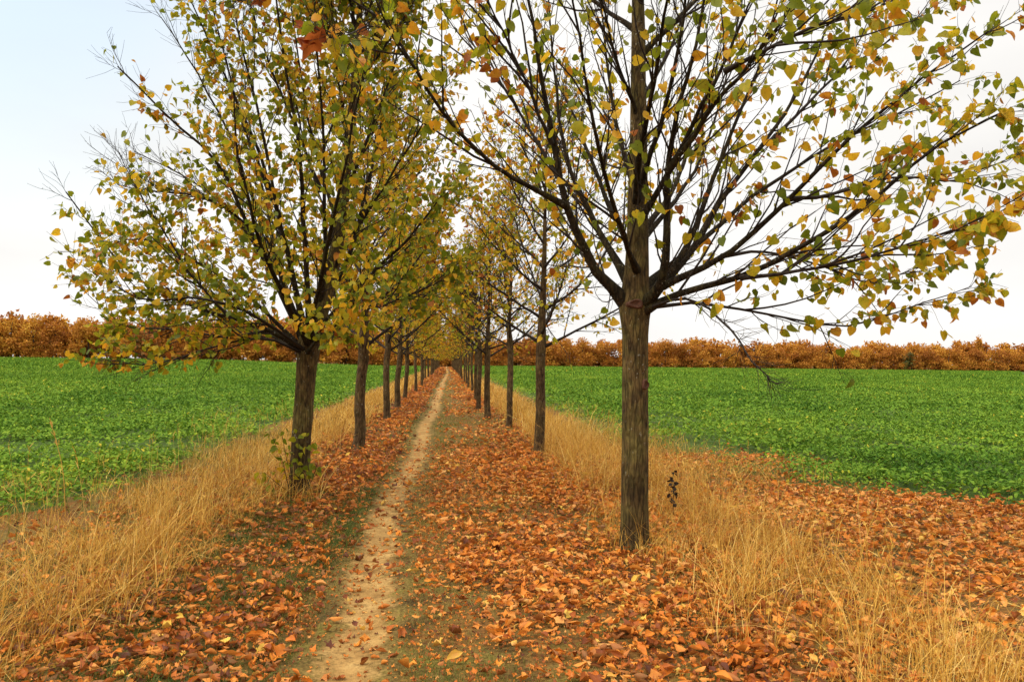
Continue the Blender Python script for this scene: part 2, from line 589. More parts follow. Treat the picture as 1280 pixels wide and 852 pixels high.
def litter(acc, y0, y1, x0, x1, dens, size, zmul=1.0):
    N = int((x1 - x0) * (y1 - y0) * dens)
    x = rng.uniform(x0, x1, N); y = rng.uniform(y0, y1, N)
    k = (rng.random(N) < litter_density(x, y)) & in_view(x, y)
    x, y = x[k], y[k]; N = len(x)
    az = rng.uniform(0, 2 * math.pi, N); el = rng.normal(0, .28, N)
    ax = np.stack([np.cos(az) * np.cos(el), np.sin(az) * np.cos(el), np.sin(el)], -1)
    nz = np.stack([rng.normal(0, .4, N), rng.normal(0, .4, N), np.where(rng.random(N) < .35, -1.0, 1.0)], -1)
    pz = ground_z(x, y) + .015 + rng.random(N) ** 2 * .045 * zmul
    sz = size * np.clip(rng.lognormal(.0, .34, N), .35, 1.75)
    tint = np.clip(rng.normal(.50, .24, N) + .5 * (fbm(x * .8, y * .8, 83) - .5) - .17 * (x < track_x(y)) + .10 * (x > 2.2), 0, .96)
    tint = np.where(rng.random(N) < .14, tint * .3, tint)
    tint = np.where(rng.random(N) < .02, 1.0, tint)
    w = rng.uniform(.75, 1.15, N)
    typ = rng.integers(0, len(FT), N)
    for i, (tv, tf) in enumerate(FT):
        s = typ == i
        scatter(acc, tv, tf, np.stack([x, y, pz + (0.03 if i in (1, 2, 3) else .0) * sz * 3], -1)[s], ax[s], nz[s], sz[s], tint[s], w[s])


A = Acc()
litter(A, 2.6, 6.5, -3.6, 9.5, 1080, .051)
litter(A, 6.5, 11, -4.0, 8.5, 850, .056)
litter(A, 11, 19, -2.6, 6, 600, .062)
litter(A, 19, 36, -2.4, 3.0, 420, .074)
litter(A, 36, 80, -2.4, 2.6, 130, .125)
litter(A, 80, 200, -2.2, 2.4, 22, .27)
# torn bits and crumbs between the whole leaves, on the track too
for y0, y1, dn, sz in ((2.6, 7, 900, .017), (7, 14, 380, .026)):
    N = int(5.2 * (y1 - y0) * dn)
    x = rng.uniform(-2.4, 2.8, N); y = rng.uniform(y0, y1, N)
    k = in_view(x, y) & (rng.random(N) < .25 + .75 * smooth(.1, .4, np.abs(x - track_x(y)))); x, y = x[k], y[k]; N = len(x)
    scatter(A, *FT[5], np.stack([x, y, ground_z(x, y) + .016], -1), rng.normal(0, 1, (N, 3)) * [1, 1, .25], rng.normal(0, .4, (N, 3)) + [0, 0, 1], sz * rng.uniform(.5, 1.7, N), np.clip(rng.normal(.38, .28, N), 0, .95))
tag(A.build('fallen_leaves', M['fallen']), 'orange and brown curled fallen leaves carpeting the ground', 'fallen leaves', kind='stuff')

# ------------------------------------------------------------------ grass
def blades(acc, x, y, hgt, width, lean, droop, tint, segs=4, wind=(.08, .04)):
    N = len(x)
    az = rng.uniform(0, 2 * math.pi, N)
    d = np.stack([np.cos(az), np.sin(az)], -1) * np.abs(rng.normal(0, 1, N))[:, None] * lean[:, None] + np.array(wind) * rng.uniform(.2, 1.2, N)[:, None] * droop[:, None]
    dl = np.linalg.norm(d, axis=1, keepdims=True); d = d * np.minimum(1, .75 / np.maximum(dl, 1e-6))
    t = np.linspace(0, 1, segs)
    P = np.zeros((N, segs, 3))
    P[:, :, 0] = x[:, None] + hgt[:, None] * (d[:, :1] * t + d[:, :1] * droop[:, None] * 1.2 * t ** 2.5)
    P[:, :, 1] = y[:, None] + hgt[:, None] * (d[:, 1:] * t + d[:, 1:] * droop[:, None] * 1.2 * t ** 2.5)
    P[:, :, 2] = ground_z(x, y)[:, None] - .01 + hgt[:, None] * (t - .28 * droop[:, None] * t ** 3)
    pa = rng.uniform(0, math.pi, N)
    side = np.stack([np.cos(pa), np.sin(pa), np.zeros(N)], -1)
    wt = width[:, None] * (1 - .8 * t ** 1.5)
    Lf = P - side[:, None] * wt[:, :, None] * .5; Rt = P + side[:, None] * wt[:, :, None] * .5
    V = np.stack([Lf, Rt], 2).reshape(-1, 3)
    b = np.arange(N)[:, None] * segs * 2 + np.arange(segs - 1)[None] * 2
    Q = np.stack([b, b + 1, b + 3, b + 2], -1).reshape(-1, 4)
    acc.add(V, Q, np.repeat(tint, segs * 2))
    return P


def band_density(x, y):
    cl = .5 * fbm(x * 1.7, y * 1.7, 91, 3) + .5 * fbm(x * 4.5, y * 4.5, 94, 2)
    L = smooth(-1.62, -2.05, x + .25 * (fbm(y * .8, y * 0, 92) - .5)) * smooth(-3.9, -3.1, x) * np.where(y < 7, 1, 1)
    Lx = smooth(-3.0, -3.6, x) * smooth(11, 7, y) * .75 * (x > -5.4)
    ring = np.exp(-((x - 1.5) / .28) ** 2 - ((y - 6.2) / .28) ** 2) * .8 + np.exp(-((x + 1.65) / .35) ** 2 - ((y - 8.5) / .4) ** 2)
    Rr = smooth(1.35, 1.85, x + .3 * (fbm(y * .9, y * 0, 93) - .5)) * smooth(3.0, 2.5, x)
    Rr = Rr * np.where(y < 8.5, np.clip((cl - .36) * 3.4 + .1, .05, .95), .9)
    spill = smooth(2.3, 3.0, x) * smooth(4.6, 3.2, x) * smooth(6, 11, y) * smooth(20, 12, y) * .25
    return np.clip(np.maximum.reduce([L, Lx]) * np.clip(.22 + (cl - .43) * 5.0, .05, 1) + Rr + spill + ring, 0, 1)


def dry(acc, y0, y1, dens, width, hs=1.0):
    for (x0, x1) in ((-5.4, -1.3), (1.2, 4.8)):
        N = int((x1 - x0) * (y1 - y0) * dens)
        x = rng.uniform(x0, x1, N); y = rng.uniform(y0, y1, N)
        # gather blades into tussocks
        tx = np.round(x / .17 + rng.normal(0, .1, N)) * .17; ty = np.round(y / .17 + rng.normal(0, .1, N)) * .17
        j = vnoise(tx * 37, ty * 41, 5) - .5; j2 = vnoise(tx * 31, ty * 29, 6) - .5
        g = rng.random(N) < .6
        if y1 < 20:
            x = np.where(g, tx + j * .2 + rng.normal(0, .025, N), x); y = np.where(g, ty + j2 * .2 + rng.normal(0, .025, N), y)
        k = (rng.random(N) < band_density(x, y)) & in_view(x, y)
        x, y = x[k], y[k]; N = len(x)
        hgt = np.clip(rng.normal(.27, .12, N), .06, .7) * hs * np.where(x < -2.5, 1 - .5 * smooth(-2.5, -3.3, x), 1) * (.25 + 1.5 * fbm(x * 1.9, y * 1.9, 95))
        hgt = np.where(x > 0, hgt * .95, hgt)
        tint = np.clip(rng.normal(.50, .26, N) + .6 * (fbm(x * 2.6, y * 2.6, 96) - .5), 0, 1)
        blades(acc, x, y, hgt, width * rng.uniform(.6, 1.4, N), np.where(rng.random(N) < .16, rng.uniform(.7, 1.8, N), rng.uniform(.12, .6, N)), rng.uniform(.1, 1.7, N) ** 1.3, tint)


A = Acc()
dry(A, 2.5, 8, 1500, .0042)
dry(A, 8, 16, 950, .0058)
dry(A, 16, 34, 330, .013)
dry(A, 34, 80, 110, .03)
dry(A, 80, 200, 22, .07)
# thin flowering stalks that rise above the tussocks, with a feathery head
for (x0, x1, y0, y1, N) in ((-4.2, -1.9, 2.6, 18, 650), (1.6, 3.0, 2.8, 16, 520)):
    x = rng.uniform(x0, x1, N); y = rng.uniform(y0, y1, N)
    k = (rng.random(N) < band_density(x, y) - .08) & in_view(x, y); x, y = x[k], y[k]; N = len(x)
    hh = rng.uniform(.45, .82, N)
    P = blades(A, x, y, hh, np.full(N, .0035), rng.uniform(.1, .35, N), rng.uniform(.1, .7, N), rng.uniform(.5, .9, N), 6)
    tip = P[:, -1]; dr = norm(P[:, -1] - P[:, -2])
    for s in range(5):
        o = tip - dr * (.03 * s)
        scatter(A, *sheet_leaf(.10, 1, .1), o, dr + rng.normal(0, .35, (N, 3)), rng.normal(0, 1, (N, 3)), rng.uniform(.03, .06, N), rng.uniform(.4, .9, N))
tag(A.build('dry_grass', M['dry']), 'tall dry golden grass in bands along both tree rows', 'dry grass', kind='stuff')

A = Acc()


def turf(y0, y1, dens, w, h):
    N = int(8.5 * (y1 - y0) * dens)
    x = rng.uniform(-3.2, 5.3, N); y = rng.uniform(y0, y1, N)
    nn = .6 * fbm(x * 1.0, y * .7, 101, 3) + .4 * fbm(x * 4, y * 4, 105, 2)
    d = np.abs(x - track_x(y))
    m = np.clip((nn - .38) * 3.2, 0, 1)
    m = np.maximum(m, .55 * smooth(.18, .3, d) * smooth(.75, .4, d))
    m = np.where(x < track_x(y), np.maximum(m, .5 * smooth(-.7, -1.1, x) * (y < 7)), m)
    m = m * smooth(.12, .3, d) * np.where(x > 1.6, .25, 1)
    k = (rng.random(N) < m) & in_view(x, y)
    x, y = x[k], y[k]; N = len(x)
    gr = fbm(x * .8, y * .8, 103)
    tint = np.clip(rng.normal(.45, .2, N) + (gr - .5) * .8 + .34 * (x > track_x(y)) - .12 * (x < track_x(y)), 0, 1)
    blades(A, x, y, h * rng.uniform(.4, 1.3, N), w * rng.uniform(.6, 1.3, N), rng.uniform(.2, .9, N), rng.uniform(0, 1, N), tint, 3)


turf(2.6, 6, 5200, .0032, .05)
turf(6, 11, 2600, .0048, .055)
turf(11, 20, 1000, .008, .06)
turf(20, 60, 200, .016, .06)
N = 16000
x = rng.uniform(-2.1, -.75, N); y = rng.uniform(2.6, 9, N)
k = in_view(x, y) & (rng.random(N) < np.clip((fbm(x * 1.6, y * 1.2, 109, 2) - .40) * 5, 0, 1)); x, y = x[k], y[k]; N = len(x)
blades(A, x, y, rng.uniform(.05, .13, N), np.full(N, .004), rng.uniform(.3, 1.0, N), rng.uniform(.3, 1.5, N), np.clip(rng.normal(.32, .2, N), 0, 1), 4)
for x0, x1, y0, y1, N in ((-5.6, -2.7, 4, 16, 9000), (2.4, 5.0, 8.5, 18, 6000)):
    x = rng.uniform(x0, x1, N); y = rng.uniform(y0, y1, N)
    e = np.where(x < 0, x - left_edge(y), right_edge(y) - x)
    k = in_view(x, y) & (rng.random(N) < np.exp(-(e / .55) ** 2) * np.clip((fbm(x * 1.5, y * 1.5, 107) - .3) * 3, .1, 1)); x, y = x[k], y[k]; N = len(x)
    blades(A, x, y, rng.uniform(.10, .34, N), np.full(N, .006), rng.uniform(.1, .6, N), rng.uniform(.2, 1.4, N), np.clip(rng.normal(.72, .2, N), 0, 1), 4)
tag(A.build('short_grass', M['green']), 'short green grass showing between fallen leaves beside the dirt track', 'grass', kind='stuff')

# ------------------------------------------------------------------ trees
def heart(curl, fold, wav):
    mid = [(0, -.38, 0), (0, 0, 0), (0, .30, 0), (0, .62, 0), (0, 1.0, 0)]
    side = [(.26, -.12), (.46, .10), (.47, .40), (.27, .74)]
    def z(x, y, s):
        return fold * abs(x) - curl * max(y, 0) ** 2 + wav * s * math.sin(y * 5) * abs(x)
    v = [(0, 0, 0), (0, .30, z(0, .3, 0)), (0, .62, z(0, .62, 0)), (0, 1.0, z(0, 1.0, 0))]
    for s in (1, -1):
        v += [(s * x, y, z(x, y, s)) for x, y in side]
    f = []
    for o, fl in ((4, False), (8, True)):
        tr = [(0, o, o + 1), (0, o + 1, 1), (1, o + 1, o + 2), (1, o + 2, 2), (2, o + 2, o + 3), (2, o + 3, 3)]
        f += [t[::-1] if fl else t for t in tr]
    b = len(v)
    v += [(-.012, -.36, .02), (.012, -.36, .02)]
    f += [(0, b, b + 1)]
    v = np.array(v); v[:, 1] += .36
    return v, np.array(f)


HT = [heart(.12, .18, .06), heart(.35, .32, -.1), heart(.55, .5, .14), heart(.2, -.15, .12)]
HT_FAR = [(np.array([(0, .25, 0), (.42, .5, .1), (0, 1.3, -.2), (-.42, .5, .1)]), np.array([(0, 1, 2, 3)]))]


def offspring(P, n, t0, t1, length, ang, up, wob, m, r_, root=None, taper_len=True):
    """grow n children from every path of P (N,M,3)"""
    N, Mm, _ = P.shape
    t = (np.linspace(t0, t1, n)[None] + r_.uniform(-.5, .5, (N, n)) * (t1 - t0) / n)
    t = np.clip(t, 0.02, .995)
    u = t * (Mm - 1); i = np.minimum(u.astype(int), Mm - 2); f = (u - i)[..., None]
    I = np.arange(N)[:, None]
    pos = P[I, i] * (1 - f) + P[I, i + 1] * f
    tan = norm(P[I, i + 1] - P[I, i])
    rv = r_.normal(0, 1, (N, n, 3)); perp = norm(rv - tan * (rv * tan).sum(-1, keepdims=True))
    a = r_.normal(ang, .16, (N, n, 1))
    d = tan * np.cos(a) + perp * np.sin(a)
    L = length * r_.uniform(.55, 1.3, (N, n)) * ((1.15 - .65 * t) if taper_len else 1)
    d = d.reshape(-1, 3); p = pos.reshape(-1, 3); L = L.reshape(-1)
    C = np.zeros((N * n, m, 3)); C[:, 0] = p
    for k in range(1, m):
        d = norm(d + r_.normal(0, wob, d.shape) + np.array([0, 0, up]))
        p = p + d * (L / (m - 1))[:, None]
        C[:, k] = p
    rt = np.repeat(np.arange(N) if root is None else root, n)
    return C, L, rt


def leaf_scatter(acc, P, prob_t, step_n, size, tmean, tsd, r_, far=False, sky=None, cfg_c=(.25, 1.55)):
    N, Mm, _ = P.shape
    t = r_.uniform(prob_t[0], prob_t[1], (N, step_n))
    u = t * (Mm - 1); i = np.minimum(u.astype(int), Mm - 2); f = (u - i)[..., None]
    I = np.arange(N)[:, None]
    pos = (P[I, i] * (1 - f) + P[I, i + 1] * f).reshape(-1, 3)
    tan = norm(P[I, i + 1] - P[I, i]).reshape(-1, 3)
    if sky is not None:
        clump = fbm(pos[:, 0] * 2.3 + pos[:, 2] * 1.4, pos[:, 1] * 2.3 - pos[:, 2] * 1.8, 19, 2)
        k = r_.random(len(pos)) < sky(pos) * np.clip(cfg_c[0] + cfg_c[1] * clump, .3, 1.3)
        pos, tan = pos[k], tan[k]
    n_ = len(pos)
    ax = tan * .35 + r_.normal(0, .55, (n_, 3)) + np.array([0, 0, -.75])
    nz = r_.normal(0, .8, (n_, 3)) + np.array([0, 0, .35])
    # colours run in patches through a crown
    patch = fbm(pos[:, 0] * 1.3 + pos[:, 2], pos[:, 1] * 1.3 + pos[:, 2] * .7, 7)
    tint = np.clip(r_.normal(tmean, tsd, n_) + (patch - .5) * .55, 0, 1)
    sz = size * r_.uniform(.6, 1.25, n_)
    T = HT_FAR if far else HT
    typ = r_.integers(0, len(T), n_)
    for q, (tv, tf) in enumerate(T):
        s = typ == q
        scatter(acc, tv, tf, pos[s], ax[s], nz[s], sz[s], tint[s], r_.uniform(.75, 1.1, s.sum()))
    return n_


def path_up(start, az, el, L, up, wob, M_, r_):
    d = np.array([math.cos(az) * math.cos(el), math.sin(az) * math.cos(el), math.sin(el)])
    p = np.array(start, float); out = [p.copy()]
    for k in range(M_ - 1):
        d = norm(d + r_.normal(0, wob, 3) + np.array([0, 0, up]))
        p = p + d * L / (M_ - 1); out.append(p.copy())
    return np.array(out)


BM = 14


def trunk_mesh(pts, rad, sides, base, bulges=(), seed=0):
    """closed tapered trunk with root flare, bark lumps; coordinates relative to base"""
    A = Acc(); m = len(pts)
    V, Q = tubes((pts - base)[None], np.asarray(rad)[None], sides)
    V = V.reshape(m, sides, 3)
    c = (pts - base)[:, None]
    a = np.arange(sides) / sides * 2 * math.pi
    z = c[:, :, 2]
    lump = 1 + .07 * (fbm(np.cos(a)[None] * 1.4 + seed + z * 0, z * 2.2 + np.sin(a)[None] * 1.4, 17 + seed) - .5) * 2
    lump = lump + .30 * np.exp(-np.maximum(z, 0) / .09) * (.6 + .6 * fbm(np.cos(a)[None] * 2.2 + 9 + seed, np.sin(a)[None] * 2.2 + z * 0, 3 + seed))
    for (bz, ba, bs, bw) in bulges:
        da = np.angle(np.exp(1j * (a[None] - ba)))
        lump = lump + bs * np.exp(-((z - bz) / bw) ** 2) * np.exp(-(da / .8) ** 2)
    V = c + (V - c) * lump[..., None]
    V = V.reshape(-1, 3)
    A.add(V, Q, np.zeros(len(V)))
    return A


def tree_geometry(root, base, trunk_pts, trunk_rad, boughs, brad, cfg, seed, separate, bark, bulges=()):
    """trunk, boughs with their twigs, foliage; everything in world coordinates, stored relative to base"""
    r_ = np.random.default_rng(seed)
    sides = cfg.get('sides', 18)
    tr = trunk_mesh(trunk_pts, trunk_rad, sides, base, bulges, seed).build('trunk', bark, root)
    Pb = np.array([catmull(b, BM) for b in boughs])
    Lb = np.linalg.norm(np.diff(Pb, axis=1), axis=2).sum(1)
    # slight natural crookedness
    wob = r_.normal(0, .016, Pb.shape); wob[:, :2] = 0; Pb = Pb + np.cumsum(wob, 1) * .5
    tt = np.linspace(0, 1, BM)
    Rb = np.asarray(brad)[:, None] * (1 - .86 * tt[None] ** .75) + .0015
    Rb[:, 0] *= 1.5; Rb[:, 1] *= 1.12
    n1, n2 = cfg['n1'], cfg['n2']
    C1, L1, r1 = offspring(Pb, n1, cfg.get('t0', .15), 1.0, cfg['l1'], cfg.get('ang', .62), .05, .10, 7, r_)
    if cfg.get('thin'):       # the thinnest whips carry only short twigs
        short = np.where(np.asarray(brad)[r1] < .0125, .14, 1.0)
        C1 = C1[:, :1] + (C1 - C1[:, :1]) * short[:, None, None]; L1 = L1 * short
    R1 = (np.interp(np.linspace(0, 1, 7), [0, 1], [1, .25])[None] * np.clip(.0062 * L1 / .6, .003, .011)[:, None])
    C2, L2, r2 = offspring(C1, n2, .2, .98, cfg['l2'], .7, .02, .14, 4, r_, r1)
    R2 = np.linspace(.0021, .0012, 4)[None] * np.ones(len(C2))[:, None] * cfg.get('tw', 1)
    if separate:
        for q in range(len(Pb)):
            A = Acc()
            V, Q = tubes(Pb[q:q + 1] - base, Rb[q:q + 1], 8); A.add(V, Q)
            s = r1 == q; V, Q = tubes(C1[s] - base, R1[s], 5); A.add(V, Q, mat=1)
            s = r2 == q; V, Q = tubes(C2[s] - base, R2[s], 3); A.add(V, Q, mat=1)
            A.build('bough', [M['twig'] if brad[q] < .02 else M['bough'], M['twig']], root)
    else:
        A = Acc()
        V, Q = tubes(Pb - base, Rb, 6); A.add(V, Q)
        V, Q = tubes(C1 - base, R1 * 1.3, 4); A.add(V, Q, mat=1)
        V, Q = tubes(C2 - base, R2 * 1.5, 3); A.add(V, Q, mat=1)
        A.build('branchwork', [M['twig'], M['twig']], root)
    A = Acc()
    dens = cfg.get('dens')
    k = 0
    k += leaf_scatter(A, C2 - base, (.25, 1), cfg['k2'], cfg['size'], cfg['tm'], cfg['ts'], r_, cfg.get('far', False), dens, cfg.get('cl', (.25, 1.55)))
    k += leaf_scatter(A, C1 - base, (.4, 1), cfg['k1'], cfg['size'], cfg['tm'], cfg['ts'], r_, cfg.get('far', False), dens, cfg.get('cl', (.25, 1.55)))
    A.build('foliage', M['foliage'], root, smooth_=not cfg.get('far', False))
    return tr


def scar(parent, c, nrm, w, h):
    """oval pruning scar: a raised callus ring round a sunken disc"""
    nrm = norm(np.asarray(nrm, float)); U = norm(np.cross([0, 0, 1.], nrm)); W = np.cross(nrm, U)
    rings = [(1.45, -.03), (1.2, .005), (1.0, .012), (.78, .008), (.55, -.002), (0.05, -.004)]
    k = 16; v = []
    for (s, o) in rings:
        for q in range(k):
            a = q / k * 2 * math.pi
            jit = 1 + .12 * math.sin(3 * a + w * 90)
            v.append(np.asarray(c) + U * math.cos(a) * w * s * jit + W * math.sin(a) * h * s * jit + nrm * o)
    f = []
    for j in range(len(rings) - 1):
        for q in range(k):
            f.append((j * k + q, j * k + (q + 1) % k, (j + 1) * k + (q + 1) % k, (j + 1) * k + q))
    A = Acc(); A.add(np.array(v), np.array(f))
    return A.build('pruning_scar', M['scar'], parent)


GL, GR = 'lime trees of the left row', 'lime trees of the right row'

# ---- first tree of the right row
base = on_ground(793, 688); D = base[1]
base[2] = float(ground_z(base[0], base[1])) - .03
root = thing('lime_tree', 'nearest tree of the right row, thick straight trunk and sparse yellow green leaves', 'tree', base, GR)
cen = [(793, 695), (793, 640), (794, 560), (794, 480), (794, 420), (793, 385), (794, 360), (796, 330), (797, 270), (798, 200), (798, 120), (798, 50), (797, -30), (796, -120), (797, -210)]
tp = np.array([at(x, y, D) for x, y in cen]); tp[0] = base
tp = catmull(tp, 60)
rad = np.interp(np.linspace(0, 1, 60), np.linspace(0, 1, 15), np.array([18, 17.3, 16.8, 16.5, 16.5, 20, 17, 15, 13.5, 11.5, 10.3, 9, 7, 5, 2.5]) * D / F)
hr = [
    [(782, 378, 0), (738, 325, -.1), (706, 250, -.2), (683, 150, -.3), (668, 60, -.4), (650, -70, -.5)],
    [(786, 352, .05), (745, 280, .3), (715, 200, .5), (700, 120, .7), (688, -20, .9)],
    [(709, 258, -.2), (660, 232, -.4), (610, 200, -.6), (562, 150, -.8), (522, 95, -1.0), (482, 30, -1.2), (455, -40, -1.35)],
    [(806, 380, -.05), (828, 350, -.3), (832, 280, -.4), (833, 210, -.5), (845, 140, -.7), (870, 60, -.9), (890, -50, -1)],
    [(808, 374, .0), (850, 320, .1), (880, 250, .2), (910, 170, .3), (950, 80, .4), (985, -50, .5)],
    [(808, 376, .08), (862, 315, .4), (905, 250, .6), (960, 180, .8), (1010, 100, 1.), (1060, -20, 1.2)],
    [(806, 388, -.07), (850, 366, -.3), (930, 346, -.6), (1010, 305, -.9), (1090, 250, -1.0), (1170, 190, -1.1), (1262, 140, -1.2)],
    [(806, 368, .05), (900, 320, -.0), (980, 250, -.2), (1060, 170, -.4), (1130, 110, -.5), (1230, 40, -.7)],
    [(806, 358, .08), (890, 290, .7), (950, 240, 1.0), (1040, 180, 1.3), (1120, 140, 1.6), (1200, 100, 1.8)],
    [(806, 384, .05), (880, 380, .2), (960, 392, .3), (1050, 406, .3), (1130, 386, .3), (1212, 356, .3)],
    [(806, 386, -.07), (860, 372, -.5), (910, 400, -1.0), (940, 440, -1.3), (966, 466, -1.4)],
    [(834, 215, -.5), (900, 120, -.9), (960, 50, -1.3), (1020, -40, -1.7)],
    [(796, 338, -.08), (776, 290, -.6), (750, 200, -1.2), (730, 100, -1.7), (700, -50, -2.1)],
    [(798, 305, .06), (860, 230, .9), (900, 130, 1.5), (930, 0, 2)],
    [(926, 347, -.6), (1000, 340, -1.0), (1080, 322, -1.1), (1160, 305, -1.2), (1236, 270, -1.2)],
    [(798, 255, .04), (770, 150, .5), (755, 50, .7), (742, -60, .9)],
    [(799, 235, -.04), (832, 130, -.4), (856, 10, -.7), (870, -80, -.8)],
    [(800, 160, .02), (770, 60, -.3), (740, -60, -.6)],
    [(800, 130, .02), (850, 40, .4), (900, -80, .8)],
    [(786, 382, .1), (760, 360, .7), (735, 330, 1.3), (690, 270, 2.0), (650, 180, 2.4)],
    [(902, 320, 0), (960, 315, .2), (1030, 330, .4), (1090, 350, .5), (1150, 330, .6)],
    [(980, 250, -.2), (1050, 240, -.2), (1130, 220, -.1), (1200, 225, 0), (1262, 200, 0)],
    [(960, 180, .8), (1030, 110, .9), (1100, 60, 1.1), (1180, 0, 1.2)],
    [(905, 90, -.9), (1000, 40, -1.2), (1090, 10, -1.2), (1180, -40, -1.2)],
    [(700, 225, -.25), (640, 130, -.1), (590, 60, .1), (545, -40, .3)],
    [(690, 180, -.3), (640, 60, -.6), (600, -40, -.8)],
    [(500, 55, -1.1), (470, 30, -1.4), (440, 44, -1.7), (418, 52, -1.85), (400, 40, -1.95)],
    [(470, 20, -1.25), (400, -20, -1.5), (330, -10, -1.8), (300, 0, -1.95), (268, -8, -2.05)],
]
boughs = [[at(x, y, D + dd) for x, y, dd in b] for b in hr]
brad = [.046, .036, .022, .044, .034, .042, .032, .030, .030, .015, .012, .022, .024, .024, .014, .024, .024, .02, .02, .022, .014, .016, .017, .016, .014, .014, .0055, .0045]
# crown top and back, above the frame
rr = np.random.default_rng(5)
for q in range(11):
    z0 = 4.0 + q * .2
    az = q * 2.4
    s = np.array([tp[40][0], tp[40][1], z0])
    boughs.append(path_up(s, az, .75 + .03 * q, 2.4 - .11 * q, .05, .05, 6, rr)); brad.append(.022 - .001 * q)
for az, z0, L in ((1.3, 2.25, 2.7), (1.9, 2.35, 2.6), (.9, 2.5, 2.5), (-1.2, 2.6, 2.0), (-1.9, 2.75, 2.1)):
    boughs.append(path_up((base[0], base[1], z0), az, .75, L, .05, .05, 6, rr)); brad.append(.03)


def dens_r(p):                  # sparse in the middle of the crown, fuller at the right-hand outside
    d = np.hypot(p[:, 0], p[:, 1]); side = smooth(.2, 2.2, p[:, 0])
    return np.clip(.10 + .40 * smooth(.5, 1.7, d) + .62 * side * smooth(.7, 1.8, d) - .45 * smooth(-1.0, -2.2, p[:, 1]) * (1 - side)
                   - .99 * smooth(2.0, 1.7, p[:, 2]), .0, .95)


tr = tree_geometry(root, base, tp, rad, boughs, brad,
                   dict(thin=True, n1=18, n2=5, l1=.86, l2=.24, ang=.42, k1=4, k2=2, size=.076, tm=.48, ts=.25, dens=dens_r, sides=28), 3, True, M['bark'],
                   bulges=((1.0, 3.6, .12, .06), (2.02, 4.7, .12, .1)))
p = at(803, 480, D) - base
scar(tr, p + np.array([0, -.108, 0]), (.25, -1, 0), .022, .032)
p = at(790, 381, D) - base
scar(tr, p + np.array([0, -.128, 0]), (-.1, -1, .1), .05, .03)
p = at(761, 372, D) - base
# withered brown leaves caught on the thin twig that hangs over the path
for (x, y, dd, s) in ((392, 50, -1.97, .17), (402, 44, -1.93, .13), (384, 58, -1.98, .11), (377, 33, -1.9, .07), (261, -2, -2.05, .09), (325, 0, -1.85, .10), (316, -4, -1.8, .08)):
    q = (at(x, y, D + dd) - base)[None]
    tv, tf = FT[5] if s > .12 else FT[6]
    A = Acc()
    scatter(A, tv, tf, q, np.array([[-.5, .2, -.5]]) + rr.normal(0, .3, (1, 3)), np.array([[.3, -.9, .3]]) + rr.normal(0, .3, (1, 3)), np.array([s]), np.array([rr.random()]))
    tag(A.build('withered_leaf', M['dead_leaf'], root), 'shrivelled red brown leaf on a thin overhanging twig')

